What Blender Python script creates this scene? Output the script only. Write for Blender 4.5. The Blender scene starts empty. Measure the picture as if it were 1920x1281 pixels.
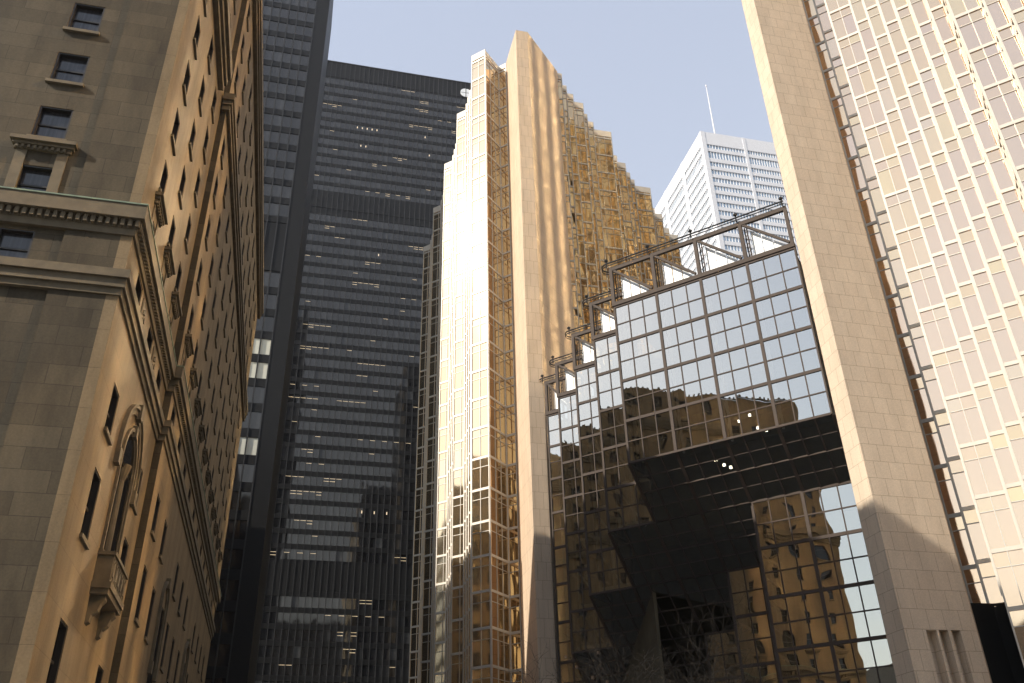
import bpy, math, random
from mathutils import Vector, Matrix

R = math.radians
random.seed(11)
scene = bpy.context.scene
COL = scene.collection

# ------------------------------------------------------------------ camera (solved from the photograph's vanishing points)
FPX, PITCH, ROLL, HEAD = 1672.38, R(30.4144), R(-1.4789), R(14.0689)
FW = Vector((math.sin(HEAD)*math.cos(PITCH), math.cos(HEAD)*math.cos(PITCH), math.sin(PITCH)))
_u = Vector((-math.sin(HEAD)*math.sin(PITCH), -math.cos(HEAD)*math.sin(PITCH), math.cos(PITCH)))
_x = Vector((math.cos(HEAD), -math.sin(HEAD), 0))
RT = math.cos(ROLL)*_x + math.sin(ROLL)*_u
UP = -math.sin(ROLL)*_x + math.cos(ROLL)*_u
EYE = Vector((0, 0, 1.7))
cam = bpy.data.cameras.new('camera')
cam_o = bpy.data.objects.new('camera', cam)
COL.objects.link(cam_o)
M = Matrix((RT, UP, -FW)).transposed().to_4x4()
M.translation = EYE
cam_o.matrix_world = M
cam.sensor_width = 36.0
cam.lens = FPX/1920*36
cam.clip_start, cam.clip_end = 0.1, 4000
scene.camera = cam_o


def proj(p):
    v = Vector(p)-EYE
    z = v.dot(FW)
    if z < 0.5:
        return None
    return (960+FPX*v.dot(RT)/z, 640.5-FPX*v.dot(UP)/z)


def shown_area(pts):
    q = [proj(p) for p in pts]
    if any(a is None for a in q):
        return 0.0
    x0 = max(0, min(a[0] for a in q)); x1 = min(1920, max(a[0] for a in q))
    y0 = max(0, min(a[1] for a in q)); y1 = min(1281, max(a[1] for a in q))
    if x1 <= x0 or y1 <= y0:
        return 0.0
    s = 0
    for i in range(len(q)):
        a, b = q[i], q[(i+1) % len(q)]
        s += a[0]*b[1]-b[0]*a[1]
    return abs(s)/2


# ------------------------------------------------------------------ materials
def mat(name):
    m = bpy.data.materials.new(name)
    m.use_nodes = True
    nt = m.node_tree
    return m, nt, nt.nodes['Principled BSDF']


def N(nt, t, **kw):
    n = nt.nodes.new(t)
    for k, v in kw.items():
        setattr(n, k, v)
    return n


def ramp(nt, fac, stops):
    r = N(nt, 'ShaderNodeValToRGB')
    e = r.color_ramp.elements
    e[0].position, e[0].color = stops[0][0], (*stops[0][1], 1)
    e[1].position, e[1].color = stops[-1][0], (*stops[-1][1], 1)
    for p, c in stops[1:-1]:
        x = e.new(p); x.color = (*c, 1)
    nt.links.new(fac, r.inputs[0])
    return r.outputs[0]


def simple(name, col, rough=0.5, metal=0.0, vary=0.12, scale=1.5, ior=1.5, bump=0.0, spec=0.5):
    m, nt, b = mat(name)
    tc = N(nt, 'ShaderNodeTexCoord')
    nz = N(nt, 'ShaderNodeTexNoise'); nz.inputs['Scale'].default_value = scale; nz.inputs['Detail'].default_value = 5
    nt.links.new(tc.outputs['Object'], nz.inputs['Vector'])
    c = ramp(nt, nz.outputs['Fac'], [(0.3, tuple(v*(1-vary) for v in col)), (0.7, tuple(min(1, v*(1+vary)) for v in col))])
    nt.links.new(c, b.inputs['Base Color'])
    b.inputs['Roughness'].default_value = rough
    b.inputs['Metallic'].default_value = metal
    b.inputs['Specular IOR Level'].default_value = spec
    b.inputs['IOR'].default_value = ior
    if bump:
        bp = N(nt, 'ShaderNodeBump'); bp.inputs['Strength'].default_value = bump; bp.inputs['Distance'].default_value = 0.02
        nt.links.new(nz.outputs['Fac'], bp.inputs['Height'])
        nt.links.new(bp.outputs[0], b.inputs['Normal'])
    return m


def stone(name, ca, cb, mortar, bw, bh, msize, diag=1.0, rough=0.75, stain=0.35, squash=1.0, offset=0.5, bump=0.35):
    """coursed masonry: block pattern from position, tone per block, weather streaks"""
    m, nt, b = mat(name)
    tc = N(nt, 'ShaderNodeTexCoord')
    sx = N(nt, 'ShaderNodeSeparateXYZ'); nt.links.new(tc.outputs['Object'], sx.inputs[0])
    ad = N(nt, 'ShaderNodeMath', operation='ADD'); nt.links.new(sx.outputs[0], ad.inputs[0]); nt.links.new(sx.outputs[1], ad.inputs[1])
    ml = N(nt, 'ShaderNodeMath', operation='MULTIPLY'); nt.links.new(ad.outputs[0], ml.inputs[0]); ml.inputs[1].default_value = diag
    cb_ = N(nt, 'ShaderNodeCombineXYZ'); nt.links.new(ml.outputs[0], cb_.inputs[0]); nt.links.new(sx.outputs[2], cb_.inputs[1])
    br = N(nt, 'ShaderNodeTexBrick')
    br.offset = offset; br.squash = squash
    br.inputs['Scale'].default_value = 1.0
    br.inputs['Brick Width'].default_value = bw
    br.inputs['Row Height'].default_value = bh
    br.inputs['Mortar Size'].default_value = msize
    br.inputs['Mortar Smooth'].default_value = 0.3
    br.inputs['Bias'].default_value = 0.0
    br.inputs['Color1'].default_value = (*ca, 1); br.inputs['Color2'].default_value = (*cb, 1)
    br.inputs['Mortar'].default_value = (*mortar, 1)
    nt.links.new(cb_.outputs[0], br.inputs['Vector'])
    # weather staining, stretched downwards
    mp = N(nt, 'ShaderNodeMapping'); mp.inputs['Scale'].default_value = (0.9, 0.9, 0.22)
    nt.links.new(tc.outputs['Object'], mp.inputs[0])
    nz = N(nt, 'ShaderNodeTexNoise'); nz.inputs['Scale'].default_value = 0.9; nz.inputs['Detail'].default_value = 8; nz.inputs['Roughness'].default_value = 0.62
    nt.links.new(mp.outputs[0], nz.inputs['Vector'])
    g = ramp(nt, nz.outputs['Fac'], [(0.32, (1-stain,)*3), (0.62, (1.0,)*3)])
    mx = N(nt, 'ShaderNodeMix', data_type='RGBA', blend_type='MULTIPLY'); mx.inputs['Factor'].default_value = 1
    nt.links.new(br.outputs['Color'], mx.inputs['A']); nt.links.new(g, mx.inputs['B'])
    nz2 = N(nt, 'ShaderNodeTexNoise'); nz2.inputs['Scale'].default_value = 14; nz2.inputs['Detail'].default_value = 6
    nt.links.new(tc.outputs['Object'], nz2.inputs['Vector'])
    g2 = ramp(nt, nz2.outputs['Fac'], [(0.3, (0.86,)*3), (0.7, (1.06,)*3)])
    mx2 = N(nt, 'ShaderNodeMix', data_type='RGBA', blend_type='MULTIPLY'); mx2.inputs['Factor'].default_value = 1
    nt.links.new(mx.outputs['Result'], mx2.inputs['A']); nt.links.new(g2, mx2.inputs['B'])
    nt.links.new(mx2.outputs['Result'], b.inputs['Base Color'])
    b.inputs['Roughness'].default_value = rough
    b.inputs['Specular IOR Level'].default_value = 0.25
    sm = N(nt, 'ShaderNodeMath', operation='MULTIPLY_ADD'); nt.links.new(br.outputs['Fac'], sm.inputs[0]); sm.inputs[1].default_value = -0.6
    nt.links.new(nz2.outputs['Fac'], sm.inputs[2])
    bp = N(nt, 'ShaderNodeBump'); bp.inputs['Strength'].default_value = bump; bp.inputs['Distance'].default_value = 0.015
    nt.links.new(sm.outputs[0], bp.inputs['Height']); nt.links.new(bp.outputs[0], b.inputs['Normal'])
    return m


def coated(name, tints, rough, wave=0.0, wscale=0.6, wstretch=0.35, body=(0.02, 0.015, 0.01), r0=0.62):
    """metal-coated mirror glass; every pane (mesh island) takes its own slight tint and its own slight warp"""
    m, nt, b = mat(name)
    tc = N(nt, 'ShaderNodeTexCoord')
    ge = N(nt, 'ShaderNodeNewGeometry')
    c = ramp(nt, ge.outputs['Random Per Island'], [(i/(len(tints)-1), t) for i, t in enumerate(tints)])
    nt.links.new(c, b.inputs['Base Color'])
    b.inputs['Metallic'].default_value = r0
    b.inputs['Roughness'].default_value = rough
    b.inputs['IOR'].default_value = 1.6
    if wave:
        mp = N(nt, 'ShaderNodeMapping'); mp.inputs['Scale'].default_value = (1, 1, wstretch)
        nt.links.new(tc.outputs['Object'], mp.inputs[0])
        wn = N(nt, 'ShaderNodeTexWhiteNoise', noise_dimensions='1D')
        nt.links.new(ge.outputs['Random Per Island'], wn.inputs['W'])
        va = N(nt, 'ShaderNodeVectorMath', operation='MULTIPLY_ADD')
        va.inputs[1].default_value = (7, 7, 7)
        nt.links.new(wn.outputs['Color'], va.inputs[0]); nt.links.new(mp.outputs[0], va.inputs[2])
        nz = N(nt, 'ShaderNodeTexNoise'); nz.inputs['Scale'].default_value = wscale; nz.inputs['Detail'].default_value = 1.0
        nt.links.new(va.outputs[0], nz.inputs['Vector'])
        bp = N(nt, 'ShaderNodeBump'); bp.inputs['Strength'].default_value = 1.0; bp.inputs['Distance'].default_value = wave
        nt.links.new(nz.outputs['Fac'], bp.inputs['Height']); nt.links.new(bp.outputs[0], b.inputs['Normal'])
    return m


def clear_glass(name, tint, refl, fac, rough=0.0, wave=0.0):
    m, nt, b = mat(name)
    nt.nodes.remove(b)
    out = nt.nodes['Material Output']
    tr = N(nt, 'ShaderNodeBsdfTransparent'); tr.inputs[0].default_value = (*tint, 1)
    gl = N(nt, 'ShaderNodeBsdfGlossy'); gl.inputs['Color'].default_value = (*refl, 1); gl.inputs['Roughness'].default_value = rough
    fr = N(nt, 'ShaderNodeLayerWeight'); fr.inputs['Blend'].default_value = 0.35
    ge = N(nt, 'ShaderNodeNewGeometry')
    mr = N(nt, 'ShaderNodeMapRange'); mr.inputs['To Min'].default_value = fac; mr.inputs['To Max'].default_value = 0.97
    nt.links.new(fr.outputs['Fresnel'], mr.inputs['Value'])
    mx = N(nt, 'ShaderNodeMixShader')
    nt.links.new(mr.outputs[0], mx.inputs[0]); nt.links.new(tr.outputs[0], mx.inputs[1]); nt.links.new(gl.outputs[0], mx.inputs[2])
    nt.links.new(mx.outputs[0], out.inputs['Surface'])
    if wave:
        tc = N(nt, 'ShaderNodeTexCoord')
        wn = N(nt, 'ShaderNodeTexWhiteNoise', noise_dimensions='1D')
        nt.links.new(ge.outputs['Random Per Island'], wn.inputs['W'])
        va = N(nt, 'ShaderNodeVectorMath', operation='MULTIPLY_ADD'); va.inputs[1].default_value = (9, 9, 9)
        nt.links.new(wn.outputs['Color'], va.inputs[0]); nt.links.new(tc.outputs['Object'], va.inputs[2])
        nz = N(nt, 'ShaderNodeTexNoise'); nz.inputs['Scale'].default_value = 0.35; nz.inputs['Detail'].default_value = 1
        nt.links.new(va.outputs[0], nz.inputs['Vector'])
        bp = N(nt, 'ShaderNodeBump'); bp.inputs['Distance'].default_value = wave
        nt.links.new(nz.outputs['Fac'], bp.inputs['Height']); nt.links.new(bp.outputs[0], gl.inputs['Normal'])
    return m


def lamp_mat(name, col, s):
    m, nt, b = mat(name)
    b.inputs['Base Color'].default_value = (*col, 1)
    b.inputs['Emission Color'].default_value = (*col, 1)
    b.inputs['Emission Strength'].default_value = s
    return m


def curtain_mat(name, col):
    """dark window glass with net curtains close behind it"""
    m, nt, b = mat(name)
    tc = N(nt, 'ShaderNodeTexCoord')
    sx = N(nt, 'ShaderNodeSeparateXYZ'); nt.links.new(tc.outputs['Object'], sx.inputs[0])
    ad = N(nt, 'ShaderNodeMath', operation='ADD'); nt.links.new(sx.outputs[0], ad.inputs[0]); nt.links.new(sx.outputs[1], ad.inputs[1])
    cx = N(nt, 'ShaderNodeCombineXYZ'); nt.links.new(ad.outputs[0], cx.inputs[0])
    nz = N(nt, 'ShaderNodeTexNoise'); nz.inputs['Scale'].default_value = 9; nz.inputs['Detail'].default_value = 3
    nt.links.new(cx.outputs[0], nz.inputs['Vector'])
    c = ramp(nt, nz.outputs['Fac'], [(0.3, tuple(v*0.45 for v in col)), (0.7, col)])
    nt.links.new(c, b.inputs['Base Color'])
    b.inputs['Roughness'].default_value = 0.12
    b.inputs['IOR'].default_value = 1.55
    return m


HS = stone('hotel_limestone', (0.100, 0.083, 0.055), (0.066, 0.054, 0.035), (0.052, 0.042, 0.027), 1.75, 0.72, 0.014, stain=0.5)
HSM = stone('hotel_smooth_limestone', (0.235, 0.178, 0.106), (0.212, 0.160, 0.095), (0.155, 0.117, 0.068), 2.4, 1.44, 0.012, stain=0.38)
HTR = simple('hotel_trim_limestone', (0.118, 0.096, 0.062), 0.8, vary=0.22, scale=2.2, bump=0.3)
HCU = simple('green_copper_flashing', (0.15, 0.21, 0.16), 0.7, vary=0.2, scale=3)
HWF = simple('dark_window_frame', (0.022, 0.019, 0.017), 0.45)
HWG = curtain_mat('curtained_window_glass', (0.055, 0.057, 0.068))
HWD = simple('dark_window_glass', (0.012, 0.012, 0.014), 0.06, vary=0.4, scale=0.7, ior=1.5)
RBS = stone('pale_stone_panels', (0.68, 0.565, 0.44), (0.645, 0.53, 0.41), (0.40, 0.315, 0.23), 1.22, 1.31, 0.020, stain=0.13, rough=0.6, bump=0.2)
RBS2 = stone('pale_stone_panels_tall', (0.66, 0.53, 0.40), (0.62, 0.495, 0.37), (0.38, 0.285, 0.20), 1.0, 1.97, 0.022, stain=0.16, rough=0.6, bump=0.2)
CAP = simple('light_parapet_panel', (0.55, 0.50, 0.43), 0.5, vary=0.06)
ALU = simple('pale_aluminium_frame', (0.52, 0.485, 0.43), 0.5, metal=0.25, vary=0.05)
GOLDW = coated('gold_mirror_glass_west', [(0.93, 0.76, 0.53), (0.90, 0.71, 0.47), (0.95, 0.80, 0.58)], 0.065, wave=0.014, r0=0.95)
GOLDE = coated('gold_mirror_glass_court', [(0.74, 0.53, 0.30), (0.65, 0.45, 0.25), (0.82, 0.61, 0.35), (0.68, 0.48, 0.27)], 0.03, wave=0.035, wscale=0.6, r0=0.95)
GOLDR = coated('gold_mirror_glass_right', [(0.93, 0.69, 0.44), (0.86, 0.64, 0.47), (0.96, 0.74, 0.46), (0.84, 0.64, 0.49), (0.91, 0.68, 0.44), (0.88, 0.69, 0.51)], 0.05, wave=0.03, r0=0.95)
GOLDC = coated('gold_mirror_glass_diagonal', [(0.97, 0.77, 0.47), (0.97, 0.80, 0.52)], 0.06, wave=0.010, wscale=0.5, wstretch=0.9, r0=1.0)
GOLDO = coated('gold_mirror_glass_bounce', [(0.95, 0.64, 0.31), (0.98, 0.70, 0.36), (0.30, 0.2, 0.1), (0.92, 0.62, 0.30)], 0.07, wave=0.010, wscale=0.32, wstretch=0.3, r0=1.0)  # glass of the added mirror block; dark tint breaks up its bounced light
ATF = simple('brown_grey_metal_frame', (0.080, 0.064, 0.055), 0.6, vary=0.08, spec=0.08)
ATG = clear_glass('atrium_glass', (0.50, 0.50, 0.46), (0.88, 0.91, 0.92), 0.49, wave=0.022)
ATS = clear_glass('soffit_glass', (0.42, 0.41, 0.33), (0.6, 0.6, 0.54), 0.16, wave=0.012)
ATW = simple('frosted_screen_glass', (0.80, 0.82, 0.82), 0.35, vary=0.03)
ATI = simple('dark_interior', (0.045, 0.036, 0.022), 0.9)
ATR = simple('hall_interior_panels', (0.10, 0.085, 0.055), 0.8, vary=0.3, scale=0.4)
TRS = simple('white_steel_truss', (0.52, 0.50, 0.45), 0.5)
TDB = simple('black_painted_steel', (0.007, 0.0073, 0.008), 0.5, vary=0.1, spec=0.25)
TDM = simple('dark_grey_mullion_steel', (0.03, 0.031, 0.033), 0.45, vary=0.1, spec=0.3)
TDG = coated('bronze_grey_glass', [(0.010, 0.011, 0.013), (0.020, 0.021, 0.025), (0.008, 0.009, 0.011), (0.034, 0.036, 0.040), (0.012, 0.013, 0.015)], 0.04, wave=0.03, wscale=0.4, r0=0.0)
TDG.node_tree.nodes['Principled BSDF'].inputs['Specular Tint'].default_value = (1.0, 0.93, 0.84, 1)
TDG.node_tree.nodes['Principled BSDF'].inputs['IOR'].default_value = 1.72
TDL = simple('half_drawn_grey_blind', (0.05, 0.052, 0.055), 0.3, vary=0.3)
CREAM = simple('cream_window_pane', (0.62, 0.62, 0.53), 0.6, vary=0.04)  # even cream colour for whole panes in a few rows
LMP = lamp_mat('warm_ceiling_lamp', (1.0, 0.78, 0.50), 0.5)
LMPW = lamp_mat('white_downlight', (1.0, 0.95, 0.85), 5.0)
FCW = simple('white_marble_cladding', (0.68, 0.69, 0.73), 0.5, vary=0.04)
FCG = coated('blue_grey_glass', [(0.42, 0.52, 0.60), (0.34, 0.43, 0.52), (0.50, 0.58, 0.66)], 0.08, r0=0.6)
SGN = simple('white_sign_face', (0.80, 0.82, 0.85), 0.4, vary=0.02)
ASP = simple('asphalt', (0.05, 0.05, 0.052), 0.85, vary=0.25, scale=3)
PAV = simple('concrete_pavement', (0.22, 0.21, 0.20), 0.85, vary=0.12, scale=2)
MARK = simple('white_road_paint', (0.75, 0.75, 0.72), 0.6)
BARK = simple('dark_bark', (0.006, 0.0045, 0.0035), 0.95, vary=0.3, scale=8)
BUD = simple('dry_seed_pod', (0.035, 0.022, 0.014), 0.9)
ROOF = simple('roof_gravel', (0.18, 0.17, 0.16), 0.9)


# ------------------------------------------------------------------ mesh builder and object helpers
class MB:
    def __init__(s):
        s.v, s.f, s.m = [], [], []

    def quad(s, a, b, c, d, m=0):
        n = len(s.v)
        s.v += [tuple(a), tuple(b), tuple(c), tuple(d)]
        s.f.append((n, n+1, n+2, n+3)); s.m.append(m)

    def tri(s, a, b, c, m=0):
        n = len(s.v)
        s.v += [tuple(a), tuple(b), tuple(c)]
        s.f.append((n, n+1, n+2)); s.m.append(m)

    def hexa(s, p, m=0):
        """p: 4 bottom (ccw from above) + 4 top"""
        n = len(s.v)
        s.v += [tuple(q) for q in p]
        for f in ((3, 2, 1, 0), (4, 5, 6, 7), (0, 1, 5, 4), (1, 2, 6, 5), (2, 3, 7, 6), (3, 0, 4, 7)):
            s.f.append(tuple(n+i for i in f)); s.m.append(m)

    def box(s, lo, hi, m=0):
        x0, y0, z0 = lo; x1, y1, z1 = hi
        s.hexa([(x0, y0, z0), (x1, y0, z0), (x1, y1, z0), (x0, y1, z0), (x0, y0, z1), (x1, y0, z1), (x1, y1, z1), (x0, y1, z1)], m)

    def wallbox(s, a, b, z0, z1, dout, din, m=0):
        """box along the 2-D segment a-b (left to right seen from outside), from din behind to dout before it"""
        dx, dy = b[0]-a[0], b[1]-a[1]
        L = math.hypot(dx, dy)
        if L < 1e-4:
            return
        nx, ny = dy/L, -dx/L
        p = [(a[0]+nx*dout, a[1]+ny*dout), (b[0]+nx*dout, b[1]+ny*dout), (b[0]-nx*din, b[1]-ny*din), (a[0]-nx*din, a[1]-ny*din)]
        s.hexa([(q[0], q[1], z0) for q in p]+[(q[0], q[1], z1) for q in p], m)

    def beam(s, p, q, w, h, m=0):
        p, q = Vector(p), Vector(q)
        d = (q-p).normalized()
        up = Vector((0, 0, 1)) if abs(d.z) < 0.95 else Vector((0, 1, 0))
        r = d.cross(up).normalized()*w/2
        u = r.cross(d).normalized()*h/2
        s.hexa([p-r-u, p+r-u, q+r-u, q-r-u, p-r+u, p+r+u, q+r+u, q-r+u], m)

    def tube(s, pts, rads, seg=6, m=0):
        rings = []
        for i, p in enumerate(pts):
            p = Vector(p)
            d = (Vector(pts[min(i+1, len(pts)-1)])-Vector(pts[max(i-1, 0)])).normalized()
            up = Vector((0, 0, 1)) if abs(d.z) < 0.9 else Vector((1, 0, 0))
            r = d.cross(up).normalized(); u = r.cross(d)
            base = len(s.v)
            for k in range(seg):
                t = 2*math.pi*k/seg
                s.v.append(tuple(p+(r*math.cos(t)+u*math.sin(t))*rads[i]))
            rings.append(base)
        for i in range(len(rings)-1):
            for k in range(seg):
                a, b = rings[i]+k, rings[i]+(k+1) % seg
                c, d = rings[i+1]+(k+1) % seg, rings[i+1]+k
                s.f.append((a, b, c, d)); s.m.append(m)

    def prism(s, poly, z0, z1, m=0, top=True):
        n = len(poly); base = len(s.v)
        s.v += [(p[0], p[1], z0) for p in poly]+[(p[0], p[1], z1) for p in poly]
        for i in range(n):
            j = (i+1) % n
            s.f.append((base+i, base+j, base+n+j, base+n+i)); s.m.append(m)
        if top:
            s.f.append(tuple(base+n+i for i in range(n))); s.m.append(m)

    def mesh(s, name, mats):
        me = bpy.data.meshes.new(name)
        me.from_pydata(s.v, [], s.f)
        for m in (mats if isinstance(mats, (list, tuple)) else [mats]):
            me.materials.append(m)
        if any(s.m):
            me.polygons.foreach_set('material_index', s.m)
        me.update()
        return me

    def build(s, name, mats, parent=None):
        o = bpy.data.objects.new(name, s.mesh(name, mats))
        COL.objects.link(o)
        if parent:
            o.parent = parent
        return o


def thing(name, label, cat, group=None):
    o = bpy.data.objects.new(name, None)
    COL.objects.link(o)
    o['label'] = label; o['category'] = cat
    if group:
        o['group'] = group
    return o


def tag(o, label, cat, group=None):
    o['label'] = label; o['category'] = cat
    if group:
        o['group'] = group


def place_panes(parent, name, panes, keep=100):
    """panes: (four corners, material). The ones that show largest become parts; the rest one part."""
    panes = [(shown_area(p), i, p, m) for i, (p, m) in enumerate(panes)]
    panes.sort(key=lambda t: -t[0])
    for a, i, p, m in panes[:keep]:
        if a <= 0:
            break
        b = MB(); b.quad(*p); b.build(name, m, parent)
    rest = [t for k, t in enumerate(panes) if k >= keep or t[0] <= 0]
    if rest:
        mats = []
        b = MB()
        for a, i, p, m in rest:
            if m not in mats:
                mats.append(m)
            b.quad(*p, m=mats.index(m))
        o = b.build(name, mats, parent)
        o['kind'] = 'stuff'


# ------------------------------------------------------------------ ground
def struct(name, mb, m):
    o = mb.build(name, m)
    o['kind'] = 'structure'
    return o


g = MB(); g.quad((-3000, -3000, 0), (3000, -3000, 0), (3000, 3000, 0), (-3000, 3000, 0)); struct('ground', g, PAV)
g = MB(); g.quad((-400, 2.5, 0.004), (400, 2.5, 0.004), (400, 18.5, 0.004), (-400, 18.5, 0.004)); struct('road', g, ASP)
g = MB()
for k in range(-50, 50):
    g.quad((k*8, 10.4, 0.008), (k*8+3, 10.4, 0.008), (k*8+3, 10.55, 0.008), (k*8, 10.55, 0.008))
struct('road_marking', g, MARK)
g = MB(); g.box((-400, 18.5, 0.0), (400, 27.0, 0.13)); struct('pavement', g, PAV)

# ------------------------------------------------------------------ hotel (survey units scaled about the eye point)
Q = 0.7676


def H(x, y, z):
    return (x*Q, y*Q, 1.7+(z-1.7)*Q)


hotel = thing('hotel_building', 'old brown limestone hotel with rows of dark windows and a dentilled cornice', 'hotel')
ZB = -0.5
XE1, XE2, YS, YST, YN = -8.84, -8.43, 35.93, 51.7, 106.0
ZTOP = 73.0


def hbox(mb, lo, hi, m=0):
    mb.box(H(*lo), H(*hi), m)


def openwall(mb, fn, u0, u1, z0, z1, ops, depth, m=0, mrev=0):
    """wall sheet with rectangular openings and their reveals; fn(u, z, d) gives the point d behind the face"""
    us = sorted({u0, u1, *[o[0] for o in ops], *[o[1] for o in ops]})
    zs = sorted({z0, z1, *[o[2] for o in ops], *[o[3] for o in ops]})
    us = [u for u in us if u0 <= u <= u1]; zs = [z for z in zs if z0 <= z <= z1]
    for j in range(len(zs)-1):
        zc = (zs[j]+zs[j+1])/2
        run = None
        for i in range(len(us)-1):
            uc = (us[i]+us[i+1])/2
            hole = any(o[0] < uc < o[1] and o[2] < zc < o[3] for o in ops)
            if not hole and run is None:
                run = us[i]
            if run is not None and (hole or i == len(us)-2):
                e = us[i] if hole else us[i+1]
                mb.quad(fn(run, zs[j], 0), fn(e, zs[j], 0), fn(e, zs[j+1], 0), fn(run, zs[j+1], 0), m)
                run = None
    for a, b, c, d in [o[:4] for o in ops]:
        mb.quad(fn(a, c, 0), fn(a, c, depth), fn(a, d, depth), fn(a, d, 0), mrev)
        mb.quad(fn(b, c, depth), fn(b, c, 0), fn(b, d, 0), fn(b, d, depth), mrev)
        mb.quad(fn(a, c, 0), fn(b, c, 0), fn(b, c, depth), fn(a, c, depth), mrev)
        mb.quad(fn(a, d, depth), fn(b, d, depth), fn(b, d, 0), fn(a, d, 0), mrev)


FE1 = lambda u, z, d: H(XE1-d, u, z)
FE2 = lambda u, z, d: H(XE2-d, u, z)
FS1 = lambda u, z, d: H(u, YS+0.12+d, z)
FS2 = lambda u, z, d: H(u, YS+d, z)

ROW0, FL = 30.45, 3.755          # heads of the windows, floor height
win = []                          # (fn, u0, u1, z0, z1, kind)
e1, e2, s1 = [], [], []
for k in range(0, 11):
    zt = ROW0+FL*k
    for y in (38.75, 43.5, 48.1):
        e1.append((y, y+1.38, zt-2.05, zt))
for y in (38.6, 43.5, 48.2):
    e1.append((y, y+1.6, 24.85, 26.85))
for y in (38.8, 48.3):
    e1 += [(y, y+1.5, 18.7, 20.95), (y, y+1.6, 13.9, 16.85), (y, y+1.6, 7.6, 10.5)]
e1.append((43.3, 46.7, 14.2, 19.3))                   # tall opening under the arch
e1.append((43.6, 46.2, 4.0, 8.6))
e2y = [52.95+4.66*k for k in range(11)]
for y in e2y:
    for k in range(0, 12):
        zt = ROW0+FL*k
        if 64.6 < zt < 67.4 or 50.2 < zt-1 < 51.9:
            continue
        e2.append((y, y+1.35, zt-2.05, zt))
    e2.append((y, y+1.5, 24.85, 26.85))
    yy = y+0.45
    if abs(y-62.27) < 1 or abs(y-80.9) < 1:
        e2.append((yy-0.5, yy+2.0, 10.5, 17.0))
    else:
        e2 += [(yy, yy+1.45, 18.85, 21.15), (yy, yy+1.45, 13.9, 16.9)]
    e2.append((yy, yy+1.45, 7.6, 10.5))
for x in (-14.42, -20.2, -26.0, -31.8, -37.6):
    for k in range(0, 11):
        zt = ROW0+0.05+FL*k
        s1.append((x, x+1.52, zt-2.05, zt))
    s1.append((x, x+1.5, 24.9, 26.8))
for o in e1: win.append((FE1, *o, 'E'))
for o in e2: win.append((FE2, *o, 'E'))
for o in s1: win.append((FS1, *o, 'S'))

w = MB()
openwall(w, FE1, YS, YST, ZB, ZTOP, e1, 0.34, 1, 1)
w.quad(H(XE1, YST, ZB), H(XE2, YST, ZB), H(XE2, YST, ZTOP), H(XE1, YST, ZTOP), 0)
openwall(w, FE2, YST, YN, ZB, ZTOP, e2, 0.34, 1, 1)
openwall(w, FS1, -88, -11.7, ZB, ZTOP, s1, 0.34, 0, 1)
w.quad(FS2(-11.7, ZB, .12), FS2(-11.7, ZB, 0), FS2(-11.7, ZTOP, 0), FS2(-11.7, ZTOP, .12), 0)
w.quad(FS2(-11.7, ZB, 0), FS2(-9.35, ZB, 0), FS2(-9.35, ZTOP, 0), FS2(-11.7, ZTOP, 0), 0)
w.quad(FS2(-9.35, ZB, 0), FS2(XE1, ZB, 0), FS2(XE1, ZTOP, 0), FS2(-9.35, ZTOP, 0), 1)
w.quad(H(XE2, YN, ZB), H(-88, YN, ZB), H(-88, YN, ZTOP), H(XE2, YN, ZTOP), 0)
w.quad(H(-88, YN, ZB), H(-88, YS+.12, ZB), H(-88, YS+.12, ZTOP), H(-88, YN, ZTOP), 0)
w.quad(H(-88, YS, ZTOP), H(XE1, YS, ZTOP), H(XE1, YN, ZTOP), H(-88, YN, ZTOP), 0)
w.build('wall', [HS, HSM], hotel)
# the dark rooms just behind the openings
w = MB()
w.quad(FE1(YS+.5, ZB, .75), FE1(YST+.6, ZB, .75), FE1(YST+.6, ZTOP-.5, .75), FE1(YS+.5, ZTOP-.5, .75))
w.quad(FE2(YST+.6, ZB, .75), FE2(YN-.5, ZB, .75), FE2(YN-.5, ZTOP-.5, .75), FE2(YST+.6, ZTOP-.5, .75))
w.quad(FS1(-87, ZB, .75), FS1(XE1-.8, ZB, .75), FS1(XE1-.8, ZTOP-.5, .75), FS1(-87, ZTOP-.5, .75))
w.build('interior', ATI, hotel)
# parapet crest
w = MB()
out = []
for k in range(68):
    y = 37+k
    out += [(y, ZTOP+.05), (y, ZTOP+.32), (y+.3, ZTOP+.32), (y+.3, ZTOP+.05)]
out += [(out[-1][0], ZTOP-.05), (37, ZTOP-.05)]
nO = len(out)
w.v += [H(XE2-.25, *q) for q in out]+[H(XE2-.02, *q) for q in out]
w.f.append(tuple(reversed(range(nO)))); w.m.append(0)
w.f.append(tuple(nO+i for i in range(nO))); w.m.append(0)
for i in range(nO):
    j = (i+1) % nO
    w.f.append((i, j, nO+j, nO+i)); w.m.append(0)
w.build('parapet_trim', HTR, hotel)


def moulding(mb, z0, steps, x1, x2):
    """steps: (dz, projection); wraps the corner, steps out at the second pavilion"""
    z = z0
    for i, (dz, p) in enumerate(steps):
        hbox(mb, (-88, YS-p, z), (XE1+p, YS+.60, z+dz))
        hbox(mb, (XE1-.5, YS+.601, z), (XE1+p, YST-p+.004*i, z+dz))
        hbox(mb, (XE2-.5, YST-p+.004*i+.001, z), (XE2+p, YN, z+dz))
        z += dz


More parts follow.
